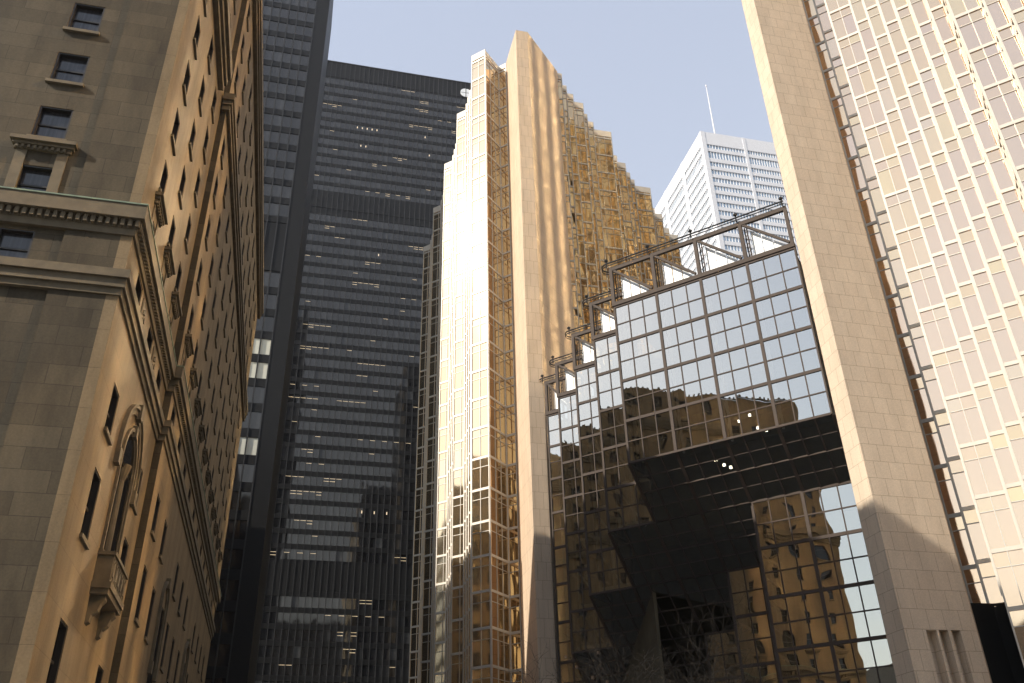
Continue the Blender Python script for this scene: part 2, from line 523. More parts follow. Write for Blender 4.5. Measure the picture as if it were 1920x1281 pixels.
w = MB(); moulding(w, 23.75, [(.35, .10), (.45, .22), (.42, .34)], 0, 0)
w.build('string_course', HTR, hotel)
w = MB(); moulding(w, 27.0, [(.38, .10), (.42, .13), (.75, .42)], 0, 0)
hbox(w, (-88, YS-.46, 28.551), (XE1+.46, YS+.6, 28.63), 1)
hbox(w, (XE1-.5, YS+.605, 28.551), (XE1+.46, YST-.44, 28.63), 1)
hbox(w, (XE2-.5, YST-.435, 28.551), (XE2+.46, YN, 28.63), 1)
for k in range(130):
    x = XE1+.22-.32*k
    hbox(w, (x-.17, YS-.29, 27.42), (x, YS-.10, 27.77))
for k in range(48):
    y = YS-.15+.32*k
    if y < YST-.8: hbox(w, (XE1+.1, y, 27.42), (XE1+.29, y+.17, 27.77))
for k in range(165):
    y = YST-.2+.32*k
    if y < YN: hbox(w, (XE2+.1, y, 27.42), (XE2+.29, y+.17, 27.77))
w.build('cornice', [HTR, HCU], hotel)
w = MB()
for i, (z, dz, p) in enumerate([(50.28, .45, .26), (50.73, .40, .38), (51.13, .6, .50)]):
    hbox(w, (XE2-.3, YST-.001*i-p, z), (XE2+p, YN, z+dz))
for i, (z, dz, p) in enumerate([(50.0, .5, .34), (50.5, .6, .52), (51.1, .9, .74)]):
    hbox(w, (XE1-.3, YS-p, z), (XE1+p, 49.3+.02*i, z+dz))
for i, (z, dz, p) in enumerate([(65.6, .5, .35), (66.1, .5, .5), (66.6, .7, .62)]):
    hbox(w, (XE2-.3, YST-p, z), (XE2+p, YN+p, z+dz))
w.build('cornice', [HTR], hotel)


def hood(x_or_y, kind, z, wd):
    mb = MB()
    for i, (dz, p, e) in enumerate([(.22, .14, 0), (.16, .26, .1), (.2, .40, .2)]):
        zz = z+sum(t[0] for t in [(.22,), (.16,), (.2,)][:i])
        if kind == 'S':
            hbox(mb, (x_or_y-wd/2-e, YS+.12-p, zz), (x_or_y+wd/2+e, YS+.3, zz+dz))
        else:
            XW = XE1 if kind == 'E1' else XE2
            hbox(mb, (XW-.2, x_or_y-wd/2-e, zz), (XW+p, x_or_y+wd/2+e, zz+dz))
    n = int(wd/.26)
    for k in range(n):
        t = x_or_y-wd/2+.26*k+.06
        if kind == 'S': hbox(mb, (t, YS-.10, z+.02), (t+.13, YS-.02, z+.2))
        else:
            XW = XE1 if kind == 'E1' else XE2
            hbox(mb, (XW+.14, t, z+.02), (XW+.22, t+.13, z+.2))
    # architrave around the window
    for s_ in (-1, 1):
        c = x_or_y+s_*(wd/2-.35)
        if kind == 'S': hbox(mb, (c-.24, YS+.05, 28.64), (c+.24, YS+.2, z-.002))
        else: hbox(mb, (XW-.1, c-.2, 28.64), (XW+.05, c+.2, z-.002))
    return mb.build('window_hood', HTR, hotel)


hood(-13.66, 'S', 31.35, 2.5)
for x in (-19.44, -25.24): hood(x, 'S', 31.35, 2.5)
for y in (39.44, 44.19, 48.79): hood(y, 'E1', 31.0, 2.1)
for y in e2y: hood(y+.68, 'E2', 31.0, 2.0)
# carved panels between the band windows
for y in (41.3, 46.2):
    mb = MB()
    hbox(mb, (XE1-.05, y-.62, 25.0), (XE1+.04, y+.62, 26.7))
    hbox(mb, (XE1+.03, y-.48, 25.15), (XE1+.06, y+.48, 26.55), 1)
    for k in range(5):
        t = 2*math.pi*k/5
        hbox(mb, (XE1+.05, y+.25*math.cos(t)-.1, 25.85+.4*math.sin(t)-.12), (XE1+.10, y+.25*math.cos(t)+.1, 25.85+.4*math.sin(t)+.12))
    mb.build('carved_panel', [HTR, HSM], hotel)
# great arch above the balcony
def arch(XW, yc, zs, ri, ro, proj, drop):
    mb = MB()
    n = 18
    for (a, b, p0, p1) in ((ri, ro, .02, proj), (ro-.12, ro+.06, .02, proj+.1)):
        for k in range(n):
            t0, t1 = math.pi*k/n, math.pi*(k+1)/n
            P = lambda r, t, x: H(x, yc+r*math.cos(t), zs+r*math.sin(t))
            mb.hexa([P(a, t0, XW-.05), P(a, t0, XW+p1), P(a, t1, XW+p1), P(a, t1, XW-.05), P(b, t0, XW-.05), P(b, t0, XW+p1), P(b, t1, XW+p1), P(b, t1, XW-.05)])
        for s_ in (-1, 1):
            hbox(mb, (XW-.05, yc+s_*(a+b)/2-(b-a)/2, zs-drop), (XW+p1-.002, yc+s_*(a+b)/2+(b-a)/2, zs-.002))
    for s_ in (-1, 1):     # carved end blocks
        hbox(mb, (XW, yc+s_*(ri+ro)/2-.28, zs-drop-.5), (XW+proj+.14, yc+s_*(ri+ro)/2+.28, zs-drop+.25))
    hbox(mb, (XW, yc-.25, zs+ri-.1), (XW+proj+.18, yc+.25, zs+ro+.25))
    return mb.build('arch_surround', HTR, hotel)


arch(XE1, 45.0, 19.35, 2.65, 3.1, .10, .5)
arch(XE1, 45.0, 19.3, 1.7, 1.95, .05, 5.0)
for y in (62.27, 80.9):
    arch(XE2, y+.45+.75, 17.0, 1.25, 1.55, .10, 4.0)
# arch head glass and twin lights with a column between
mb = MB()
n = 12
for k in range(n):
    t0, t1 = math.pi*k/n, math.pi*(k+1)/n
    mb.tri(H(XE1+.015, 45.0, 19.3), H(XE1+.015, 45+1.68*math.cos(t0), 19.3+1.68*math.sin(t0)), H(XE1+.015, 45+1.68*math.cos(t1), 19.3+1.68*math.sin(t1)))
mb.build('arch_light', HWD, hotel)
mb = MB()
mb.tube([H(XE1-.12, 45, 14.3), H(XE1-.12, 45, 14.7), H(XE1-.12, 45, 18.6), H(XE1-.12, 45, 18.9), H(XE1-.1, 45, 19.4)], [.26, .17, .15, .22, .30], 12)
mb.build('column', HTR, hotel)


def balcony(XW, y0, y1, z):
    b = bpy.data.objects.new('balcony', None); COL.objects.link(b); b.parent = hotel
    mb = MB()
    p = .72
    hbox(mb, (XW-.1, y0-.12, z), (XW+p+.12, y1+.12, z+.28))
    hbox(mb, (XW-.1, y0-.05, z-.25), (XW+p+.04, y1+.05, z-.002))
    mb.build('slab', HTR, b)
    mb = MB()
    hbox(mb, (XW-.1, y0, z+.282), (XW+p, y0+.16, z+1.5))
    hbox(mb, (XW-.1, y1-.16, z+.282), (XW+p, y1, z+1.5))
    hbox(mb, (XW+p-.16, y0+.161, z+.282), (XW+p-.002, y1-.161, z+1.5))
    hbox(mb, (XW-.1, y0-.08, z+1.502), (XW+p+.08, y1+.08, z+1.66))
    nn = 5
    for k in range(nn):
        yc = y0+.35+(y1-y0-.7)*k/(nn-1)
        hbox(mb, (XW+p-.01, yc-.27, z+.42), (XW+p+.035, yc-.2, z+1.38))
        hbox(mb, (XW+p-.01, yc+.2, z+.42), (XW+p+.035, yc+.27, z+1.38))
        hbox(mb, (XW+p-.01, yc-.12, z+.6), (XW+p+.05, yc+.12, z+1.2))
    mb.build('parapet', HTR, b)
    for yc in (y0+.5, y1-.5):
        mb = MB()
        prof = [(0, -.252), (.62, -.252), (.66, -.45), (.5, -.62), (.42, -.9), (.2, -1.1), (.16, -1.4), (0, -1.5)]
        nP = len(prof); base = len(mb.v)
        for s_ in (-.26, .26):
            mb.v += [H(XW+a, yc+s_, z+c) for a, c in prof]
        mb.f.append(tuple(base+i for i in range(nP))); mb.m.append(0)
        mb.f.append(tuple(base+nP+i for i in reversed(range(nP)))); mb.m.append(0)
        for i in range(nP):
            j = (i+1) % nP
            mb.f.append((base+i, base+nP+i, base+nP+j, base+j)); mb.m.append(0)
        mb.build('bracket', HTR, b)


balcony(XE1, 42.9, 46.9, 12.75)
balcony(XE2, 61.9, 65.3, 9.6)

# windows: frame (with meeting rail), pane, sill; the hundred that show largest are parts of their own
mesh_cache = {}


def window_meshes(kind, wd, ht):
    key = (kind, round(wd, 2), round(ht, 2))
    if key in mesh_cache:
        return mesh_cache[key]
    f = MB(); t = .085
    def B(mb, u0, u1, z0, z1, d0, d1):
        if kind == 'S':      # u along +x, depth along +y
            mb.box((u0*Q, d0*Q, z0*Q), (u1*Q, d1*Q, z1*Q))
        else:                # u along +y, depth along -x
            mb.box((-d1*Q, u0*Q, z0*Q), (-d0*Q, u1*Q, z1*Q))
    B(f, .004, t, .004, ht-.004, .035, .32); B(f, wd-t, wd-.004, .004, ht-.004, .035, .32)  # dark jambs lie over the reveals, standing in for their shade
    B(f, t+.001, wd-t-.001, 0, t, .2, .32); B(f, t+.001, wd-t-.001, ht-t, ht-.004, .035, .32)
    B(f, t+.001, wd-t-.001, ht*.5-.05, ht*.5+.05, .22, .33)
    if wd > 2.2:
        B(f, wd/3-.04, wd/3+.04, t+.001, ht*.5-.051, .21, .31); B(f, 2*wd/3-.04, 2*wd/3+.04, t+.001, ht*.5-.051, .21, .31)
    p = MB()
    if kind == 'S':
        p.quad((t*Q, .29*Q, t*Q), ((wd-t)*Q, .29*Q, t*Q), ((wd-t)*Q, .29*Q, (ht-t)*Q), (t*Q, .29*Q, (ht-t)*Q))
    else:
        p.quad((-.29*Q, t*Q, t*Q), (-.29*Q, (wd-t)*Q, t*Q), (-.29*Q, (wd-t)*Q, (ht-t)*Q), (-.29*Q, t*Q, (ht-t)*Q))
    s = MB()
    if kind == 'S':
        s.box((-.12*Q, -.16*Q, -.18*Q), ((wd+.12)*Q, .3*Q, .004*Q))
    else:
        s.box((-.3*Q, -.1*Q, -.18*Q), (.13*Q, (wd+.1)*Q, .004*Q))
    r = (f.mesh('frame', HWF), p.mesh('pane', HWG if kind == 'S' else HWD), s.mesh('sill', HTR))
    mesh_cache[key] = r
    return r


ranked = sorted(((shown_area([fn(a, c, 0), fn(b, c, 0), fn(b, d, 0), fn(a, d, 0)]), i) for i, (fn, a, b, c, d, k) in enumerate(win)), reverse=True)
rest = MB()
for r_, (area, i) in enumerate(ranked):
    fn, a, b, c, d, k = win[i]
    f, p, s = window_meshes(k, b-a, d-c)
    o3 = Vector(fn(a, c, 0))
    if r_ < 100 and area > 0:
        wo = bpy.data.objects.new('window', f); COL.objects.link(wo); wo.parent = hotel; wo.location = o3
        for nm, me in (('pane', p), ('sill', s)):
            q = bpy.data.objects.new(nm, me); COL.objects.link(q); q.parent = wo
    else:
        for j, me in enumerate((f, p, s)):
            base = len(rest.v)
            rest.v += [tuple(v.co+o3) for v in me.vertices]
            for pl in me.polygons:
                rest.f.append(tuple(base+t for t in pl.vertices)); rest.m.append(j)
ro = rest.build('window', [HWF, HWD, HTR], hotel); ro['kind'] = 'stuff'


# ------------------------------------------------------------------ facades of gold mirror glass in saw-tooth plan
ZF, FH = 59.1, 3.95      # a thick transom at ZF + k*FH on every floor of both gold towers


def gold_facade(frame, panes, segs, glass, ztop=None):
    """segs: (a, b, z0, z1, n panes) left to right seen from outside"""
    for si, (a, b, z0, z1, n) in enumerate(segs):
        a = Vector(a); b = Vector(b)
        L = (b-a).length
        d = (b-a)/L
        nrm = Vector((d.y, -d.x))
        jw = min(.11, L*.10)
        e = .0025*(si % 3)
        # vertical members
        frame.wallbox(a+d*.002, a+d*jw, z0, z1, .07+e, .10)
        frame.wallbox(b-d*jw, b-d*.002, z0, z1, .07+e, .10)
        pw = (L-2*jw)/n
        for k in range(1, n):
            c = a+d*(jw+pw*k)
            frame.wallbox(c-d*.03, c+d*.03, z0, z1, .04+e, .06)
        k0 = math.ceil((z0-ZF)/FH)-1
        k1 = math.floor((z1-ZF)/FH)+1
        for k in range(k0, k1+1):
            zt = ZF+FH*k
            # thick transom zt .. zt+.29, pane, thin bar, pane
            lo, hi = max(z0, zt), min(z1, zt+.29)
            if hi > lo:
                frame.wallbox(a+d*(jw+.002), b-d*(jw+.002), lo, hi, .05+e, .08)
            tb = zt+FH-1.02
            if z0 < tb < z1:
                frame.wallbox(a+d*(jw+.002), b-d*(jw+.002), tb-.035, tb+.035, .02+e, .06)
            for (q0, q1) in ((zt+.29, tb-.035), (tb+.035, zt+FH)):
                q0, q1 = max(q0, z0), min(q1, z1)
                if q1-q0 < .05:
                    continue
                for i in range(n):
                    p0 = a+d*(jw+pw*i+(.03 if i else 0))-nrm*.03
                    p1 = a+d*(jw+pw*(i+1)-(.03 if i < n-1 else 0))-nrm*.03
                    panes.append((((p0.x, p0.y, q0), (p1.x, p1.y, q0), (p1.x, p1.y, q1), (p0.x, p0.y, q1)), glass))


def caps(mb, segs, h):
    for i, (a, b, z0, z1, n) in enumerate(segs):
        mb.wallbox(a, b, z1, z1+h, .06+.002*(i % 3), .12)


# --- middle tower
tower = thing('gold_glass_tower', 'tall gold mirror glass tower with pale stone fin and stepped saw-tooth roofline', 'tower')
TZ = 111.0
west = []          # listed left to right: far north first
pts = []
y = 95.4
x_r = 20.8
pts.append((x_r, y)); pts.append((19.0, y+1.8))
yy = y+1.8
for grp in range(4):
    yy += 1.8; pts.append((20.8, yy))
    for k in range(6):
        yy += .775; pts.append((20.025, yy))
        yy += .775; pts.append((20.8, yy))
    yy += 1.8; pts.append((19.0, yy))
pts.reverse()
for a, b in zip(pts, pts[1:]):
    L = math.dist(a, b)
    west.append((a, b, 0.2, TZ, 2 if L > 1.5 else 1))
ret = [((20.8, 95.4), (23.54, 98.14), 0.2, TZ, 3), ((23.54, 98.14), (24.56, 97.12), 0.2, TZ, 1)]
# court side: steps of south- and east-facing glass
ex = [33.1, 33.9, 35.4, 37.0, 39.25, 40.7, 42.3, 46.1, 49.1, 51.3, 53.0, 54.5, 58.3, 61.3, 63.5, 66.6, 69.2]
ey = [97.7, 100.05, 101.6, 103.2, 105.5, 107.1, 108.75, 114.3, 115.9, 118.2, 119.9, 121.5, 127.05, 128.6, 132.6, 134.35]
court = []
for i in range(len(ey)):
    a, b = (ex[i], ey[i]), (ex[i+1], ey[i])
    court.append((a, b, 0.2, TZ, max(1, round((b[0]-a[0])/1.15))))
    if i+1 < len(ey):
        c = (ex[i+1], ey[i+1])
        court.append((b, c, 0.2, TZ, max(1, round((c[1]-b[1])/1.15))))
fr = MB(); panes = []
gold_facade(fr, panes, west, GOLDW)
gold_facade(fr, panes, ret, GOLDE)
gold_facade(fr, panes, court, GOLDE)
fr.build('facade_frame', ALU, tower)
place_panes(tower, 'glass_pane', panes)
mb = MB()
caps(mb, west, 1.35); caps(mb, ret, 1.0)
mb.build('parapet_trim', CAP, tower)
mb = MB(); caps(mb, court, 1.3)
mb.build('parapet_trim', CAP, tower)
mb = MB()
mb.prism([(24.58, 97.1), (24.58, 90.64), (26.44, 90.64), (33.07, 97.27), (33.07, 98.9), (26.2, 98.9)], 0, 112.25)
mb.build('stone_fin', RBS2, tower)
mb = MB()
mb.prism([(69.25, 134.3), (73.5, 138.5), (73.5, 145), (66, 145)], 0, 105.0)
mb.build('stone_fin', RBS2, tower)
core = [(21.6, 95.9), (23.5, 97.9), (24.5, 97.0), (33.0, 98.9)]
core = [(21.3, 97.6), (23.6, 99.3), (33.0, 99.6), (66.5, 134.6), (66.5, 145), (21.3, 150)]
mb = MB(); mb.prism(core, 0, TZ-.5)
mb.build('core', ATI, tower)

# --- right tower
rt = thing('gold_glass_tower', 'huge pale gold mirror glass tower rising out of frame behind a broad stone pier', 'tower')
RZ = 150.0
p = [(46.72, 56.14), (47.43, 55.45)]
pts = [(47.43, 58.69), (48.24, 57.88), (47.43, 57.07), (48.24, 56.26), (47.43, 55.45), (48.24, 54.64), (47.43, 53.83), (48.24, 53.02), (46.72, 51.5)]
Y = 51.5
while Y > 31:
    pts.append((48.24, Y-1.52))
    yy = Y-2.33
    for k in range(6):
        pts.append((47.43, yy)); pts.append((48.24, yy-.81)); yy -= 1.62
    Y -= 12.86
    pts.append((46.72, Y))
rw = []
for i, (a, b) in enumerate(zip(pts, pts[1:])):
    if min(a[1], b[1]) < 29.5:
        break
    L = math.dist(a, b)
    rw.append((a, b, 16.75 if i < 8 else 4.0, RZ, 2 if L > 1.7 else 1))
# far side of the tower, facing the court across the atrium roof: north- and west-facing steps
rn = []
c = (96.0, 105.0)
while c[0] > 50:
    d_ = (c[0], c[1]-2.6); rn.append((c, d_, 20, RZ, 2))
    e_ = (c[0]-2.6, d_[1]); rn.append((d_, e_, 20, RZ, 2))
    c = e_
fr = MB(); panes = []
gold_facade(fr, panes, rw, GOLDR)
fr.build('facade_frame', ALU, rt)
fr = MB()
gold_facade(fr, panes, rn, GOLDC)
fr.build('facade_frame', ALU, rt)
place_panes(rt, 'glass_pane', panes)
mb = MB()
mb.prism([(48.7, 53.0), (48.7, 29.9), (96.5, 29.9), (96.5, 101.3)], 0, RZ-.3)
mb.build('core', ATI, rt)
mb = MB(); mb.prism([(44.4, 53.6), (47.4, 53.4), (48.6, 53.0), (48.6, 58.5), (44.0, 60.0)], 0, 16.7)
mb.build('recess_shade_block', TDB, rt)  # solid block whose black colour stands in for deep shade in a void
# stone pier with three tall slots near its foot
mb = MB()
SX = lambda u, z, d: (u, 51.95+d, z)
openwall(mb, SX, 38.8, 44.3, 0, RZ, [(40.42, 41.2, -1, 14.37), (41.4, 42.08, -1, 14.4), (42.32, 43.02, -1, 14.42)], .7)
mb.quad((38.8, 53.95, 0), (38.8, 51.95, 0), (38.8, 51.95, RZ), (38.8, 53.95, RZ))
for a, b in (((44.3, 51.95), (44.85, 52.5)), ((44.85, 52.5), (44.2, 52.9)), ((44.2, 52.9), (39.7, 53.3)), ((39.7, 53.3), (38.8, 53.95))):
    mb.quad((*a, 0), (*b, 0), (*b, RZ), (*a, RZ))
mb.quad((40.3, 52.66, 0), (43.15, 52.66, 0), (43.15, 52.66, 14.5), (40.3, 52.66, 14.5))
mb.quad((38.8, 51.95, RZ), (44.3, 51.95, RZ), (44.2, 52.9, RZ), (38.8, 53.95, RZ))
mb.build('stone_fin', RBS, rt)

# ------------------------------------------------------------------ glass atrium between the two towers
at = thing('glass_atrium', 'glass banking hall with brown grid frame bridging the two gold towers', 'atrium')
S2 = math.sqrt(.5)
AZT, FA = 46.65, 3.93
U = Vector((S2, -S2)); Vn = Vector((S2, S2))            # along the front (to the right), and inwards
L1 = Vector((26.6, 66.3))
MAINL = 17.15
fr = MB(); panes = []; sof = []


def grid_wall(a, b, z0, z1, n, major=3, glass=ATG, dz=FA/2, zref=AZT, s=0):
    a, b = Vector(a), Vector(b); L = (b-a).length; d = (b-a)/L; nr = Vector((d.y, -d.x))
    e = .003*s
    pw = L/n
    for k in range(n+1):
        c = a+d*pw*k
        hw = .13 if (k % major == 0 or k == n) else .045
        l, r = c-d*hw, c+d*hw
        if k == 0: l = c+d*.002
        if k == n: r = c-d*.002
        fr.wallbox(l, r, z0, z1, (.10 if hw > .1 else .06)+e, .12)
    rows = round((z1-z0)/dz)
    for j in range(rows+1):
        z = z1-dz*j
        hh = .13 if j % 2 == 0 else .05
        za, zb = max(z0, z-hh), min(z1, z+hh)
        for k in range(n):
            h0 = .13 if k % major == 0 else .045
            h1 = .13 if ((k+1) % major == 0 or k+1 == n) else .045
            fr.wallbox(a+d*(pw*k+h0+.002), a+d*(pw*(k+1)-h1-.002), za, zb, (.09 if hh > .1 else .055)+e, .12)
    for j in range(rows):
        q1, q0 = z1-dz*j-.05, z1-dz*(j+1)+.05
        for k in range(n):
            p0, p1 = a+d*(pw*k+.045), a+d*(pw*(k+1)-.045)
            panes.append((((p0.x, p0.y, q0), (p1.x, p1.y, q0), (p1.x, p1.y, q1), (p0.x, p0.y, q1)), glass))


def P(t, dpt):
    return L1+U*t+Vn*dpt


STEP = 6.32*S2          # depth between successive saw-tooth planes
ZS = lambda k: AZT-FA*4-FA*k
grid_wall(P(0, 0), P(MAINL, 0), ZS(0), AZT, 12)
bays = [(72.6, 4), (79.0, 4), (85.5, 4), (90.2, 3)]
prev = L1
lefts = [L1]
for i, (yb, nb) in enumerate(bays):
    lf = Vector((26.6, yb))
    ln = (yb-lefts[-1].y)*S2
    rg = lf+U*ln
    grid_wall(lf, rg, ZS(i+1), AZT, 3 if ln > 4 else 2, s=i % 2+1)
    grid_wall(rg, lefts[-1], ZS(i), AZT, 3, s=(i+1) % 2+3)
    pv = lefts[-1]
    sof.append((((pv.x, pv.y, ZS(i)-.02), (rg.x, rg.y, ZS(i+1)), (rg.x, rg.y, ZS(i)-.01), (rg.x-.01, rg.y-.01, ZS(i)-.01)), ATS))
    lefts.append(lf)
# inclined soffit under the hall and the recessed lower walls behind it
def soffit(t0, t1, d0, d1, z0, z1, n, rows):
    c = lambda t, f: (P(t, d0+(d1-d0)*f).x, P(t, d0+(d1-d0)*f).y, z0+(z1-z0)*f)
    for k in range(n+1):
        t = t0+(t1-t0)*k/n
        fr.beam(c(t, 0.005), c(t, .995), .26 if k % 3 == 0 else .11, .16)
    for j in range(rows+1):
        f = j/rows
        fr.beam(c(t0+.14, f), c(t1-.14, f), .2 if j % 2 == 0 else .1, .12)
    for j in range(rows):
        for k in range(n):
            ta, tb = t0+(t1-t0)*k/n+.06, t0+(t1-t0)*(k+1)/n-.06
            fa, fb = j/rows+.012, (j+1)/rows-.012
            sof.append(((c(ta, fa), c(ta, fb), c(tb, fb), c(tb, fa)), ATS))


SD = STEP
for k in range(5):
    t1 = MAINL if k == 0 else MAINL-8.57-4.29*(k-1)
    t0 = -STEP*k
    soffit(t0, t1, SD*k, SD*(k+1), ZS(k), ZS(k+1), max(3, round((t1-t0)/1.43)), 4)
    tl = MAINL-8.57-4.29*k
    if ZS(k+1) > 6:
        a, b = P(tl, SD*(k+1)), P(t1 if k else MAINL+2.5, SD*(k+1))
        grid_wall(a, b, 1.0+.002*k, ZS(k+1), max(2, round((b-a).length/1.43)), glass=ATG, zref=ZS(k+1), s=k % 3)
        ar = P(tl, SD*(k+2))
        grid_wall(ar, a, 1.0, ZS(k+1)-.3, 3, s=(k+1) % 3+3)
fr.build('facade_frame', ATF, at)
place_panes(at, 'glass_pane', panes, 100)
place_panes(at, 'soffit_pane', sof, 90)
# what stands inside: dark back wall, floors, white trusses
mb = MB()
for k in range(0, 9):
    z = AZT-.4-FA*k
    mb_a, mb_b = P(-1+(-1.2 if k < 4 else 0), 7.5), P(MAINL+2, 7.5)
mb.wallbox(P(-3, 9.5), P(MAINL+1, 9.5), ZS(1)-.5, AZT-.3, 0, .3)
mb.wallbox(P(-15, 24), P(18.8, 24), .1, AZT-.31, 0, .3)
mb.wallbox(P(20.4, 24), P(28, 24), .1, AZT-.31, 0, .3)
mb.wallbox(P(-6, 9.81), P(MAINL-.2, 9.81), AZT-.285, AZT-.025, 0, 14.4)
mb.wallbox((31.2, 95.0), (31.2, 75.1), .1, AZT-.3, 0, .3)
mb.wallbox(P(.2, .35), P(MAINL-.2, .35), AZT-.28, AZT-.02, 0, 9.1)
for k in range(1, 4):
    z = AZT-FA*k-.35
    a, b = P(.4, 4.6), P(MAINL-.3, 4.6)
    mb.wallbox(a, b, z, z+.4, .0, 8.2)
mb.build('interior', ATR, at)
mb = MB()
for k in range(0, 13, 3):
    t = MAINL*k/12 if k else .5
    t = min(t, MAINL-.3)
    for dd in (.75, 1.9):
        c = P(t, dd)
        mb.beam((c.x, c.y, ZS(0)+.6), (c.x, c.y, AZT-.3), .16, .16)
    for j in range(4):
        z = ZS(0)+.8+FA*j
        a, b = P(t, .75), P(t, 1.9)
        mb.beam((a.x, a.y, z), (b.x, b.y, z+FA*.5), .09, .09)
        mb.beam((b.x, b.y, z+FA*.5), (a.x, a.y, z+FA), .09, .09)
for i in range(1, 5):
    lf = lefts[i]
    for off in (.7, 2.2):
        c = lf+U*off+Vn*.9
        mb.beam((c.x, c.y, ZS(i)+.4), (c.x, c.y, AZT-.3), .2, .2)
    nz = 4+i
    for j in range(nz):
        z = ZS(i)+.6+FA*j
        if z+FA > AZT: break
        a, b = lf+U*.7+Vn*.9, lf+U*2.6+Vn*2.4
        mb.beam((a.x, a.y, z+FA*.9), (b.x, b.y, z+.1), .16, .16)
        a, b = lf+U*.7+Vn*1.0, lf+U*3.6+Vn*1.0
        mb.beam((a.x, a.y, z), (b.x, b.y, z), .22, .3)
mb.build('truss', TRS, at)
# roof edge frames
ZR0, ZR1 = AZT+.35, 51.0


def roof_bay(a, b):
    a, b = Vector(a), Vector(b); d = (b-a).normalized(); inn = Vector((-d.y, d.x))
    f = MB()
    v3 = lambda p, z: (p.x, p.y, z)
    f.wallbox(a-d*.16, a+d*.16, AZT+.14, ZR1+.2, .10, .22)
    f.wallbox(a+d*.162, b-d*.162, AZT+.14, AZT+.55, .09, .2)
    f.wallbox(a+d*.162, b-d*.162, ZR1-.22, ZR1+.18, .09, .2)
    q0, q1 = a+d*.2+inn*.05, b-d*.35+inn*.05
    f.beam(v3(q0, ZR1-.15), v3(q1, AZT+.75), .2, .22)
    # lattice leg going back from the post
    f.beam(v3(a+d*.3+inn*.3, AZT+.6), v3(a+d*.3+inn*.3, ZR1-.4), .07, .1)
    f.beam(v3(a+d*.5+inn*.3, AZT+.6), v3(a+d*.5+inn*.3, ZR1-.5), .07, .1)
    for k in range(9):
        z = AZT+.8+k*.42
        if z < ZR1-.7:
            f.beam(v3(a+d*.3+inn*.3, z), v3(a+d*.5+inn*.3, z+.3), .04, .04)
    f.wallbox(a+d*.17+inn*1.3, b-d*.17+inn*1.3, AZT+.1, AZT+1.35, .0, .2, 1)
    o = f.build('roof_truss', [ATF, ATF], at)
    # glazed triangle below the brace
    g = MB()
    Lb = (b-a).length
    zt = lambda t: ZR1-.5-(ZR1-.5-(AZT+1.0))*(t-.6)/(Lb-1.2)
    n = 3
    for k in range(n):
        t0, t1 = .66+(Lb-1.5)*k/n, .66+(Lb-1.5)*(k+1)/n-.06
        p0, p1 = a+d*t0+inn*.75, a+d*(t1-.04)+inn*.75
        g.hexa([v3(p0, AZT+1.0), v3(p1, AZT+1.0), v3(p1+inn*.03, AZT+1.0), v3(p0+inn*.03, AZT+1.0),
                v3(p0, max(zt(t0), AZT+1.05)), v3(p1, max(zt(t1), AZT+1.05)), v3(p1+inn*.03, max(zt(t1), AZT+1.05)), v3(p0+inn*.03, max(zt(t0), AZT+1.05))])
    g.build('screen_pane', ATW, o)
    f = MB()
    f.wallbox(a+d*.6+inn*.78, b-d*.3+inn*.78, AZT+.55, AZT+.998, .06, .1)
    f.build('sill', ATF, o)


bl = MAINL/4
for k in range(4):
    roof_bay(P(bl*k, 0), P(bl*(k+1), 0))
mb = MB(); mb.wallbox(P(MAINL-.3, 0), P(MAINL-.02, 0), AZT+.14, ZR1+.2, .1, .25)
mb.build('roof_truss', ATF, at)
for i in range(1, 5):
    lf = lefts[i]; ln = (lefts[i].y-lefts[i-1].y)*S2
    roof_bay(lf, lf+U*ln)
# window-cleaning rails with their hooked ends
def rail(a, b):
    a, b = Vector(a), Vector(b); d = (b-a).normalized(); inn = Vector((-d.y, d.x))
    f = MB()
    for dz, r in ((0, .075), (-.28, .05)):
        z = ZR1+.62+dz
        pts = [(b.x, b.y, z), (a.x, a.y, z)]
        hk = []
        for k in range(1, 9):
            t = math.pi*k/8*.9
            q = a-d*(.75*math.sin(t))+inn*(.75-.75*math.cos(t))
            hk.append((q.x, q.y, z))
        q = a+d*.5+inn*1.9
        hk.append((q.x, q.y, z-.1))
        f.tube(pts+hk, [r]*(len(pts)+len(hk)), 8)
    Lr = (b-a).length
    n = max(1, round(Lr/4.29))
    for k in range(n+1):
        q = a+d*min(Lr*k/n, Lr-.15)-inn*.0
        f.beam((q.x, q.y, ZR1+.15), (q.x, q.y, ZR1+1.0), .1, .1)
        f.box((q.x-.14, q.y-.14, ZR1+.86), (q.x+.14, q.y+.14, ZR1+1.05))
    f.build('handrail', TDM, at)


rail(P(-.3, -.25), P(MAINL-.1, -.25))
for i in range(1, 5):
    ln = (lefts[i].y-lefts[i-1].y)*S2
    rail(lefts[i]-U*.3-Vn*.25, lefts[i]+U*(ln*.92)-Vn*.25)
# downlights hanging inside
for t, dpt, z in [(9.3, 2.2, 33.2), (10.2, 2.4, 33.6), (10.7, 2.4, 32.3), (11.3, 2.6, 32.0), (6.3, 3.9, 31.0), (6.9, 4.1, 30.5), (7.4, 4.2, 30.2)]:
    q = P(t, dpt)
    mb = MB()
    mb.tube([(q.x, q.y, z), (q.x, q.y, z+.16)], [.12, .12], 10)
    mb.prism([(q.x+.12*math.cos(k*math.pi/5), q.y+.12*math.sin(k*math.pi/5)) for k in range(10)], z-.02, z-.001)
    mb.build('downlight', LMPW, at)

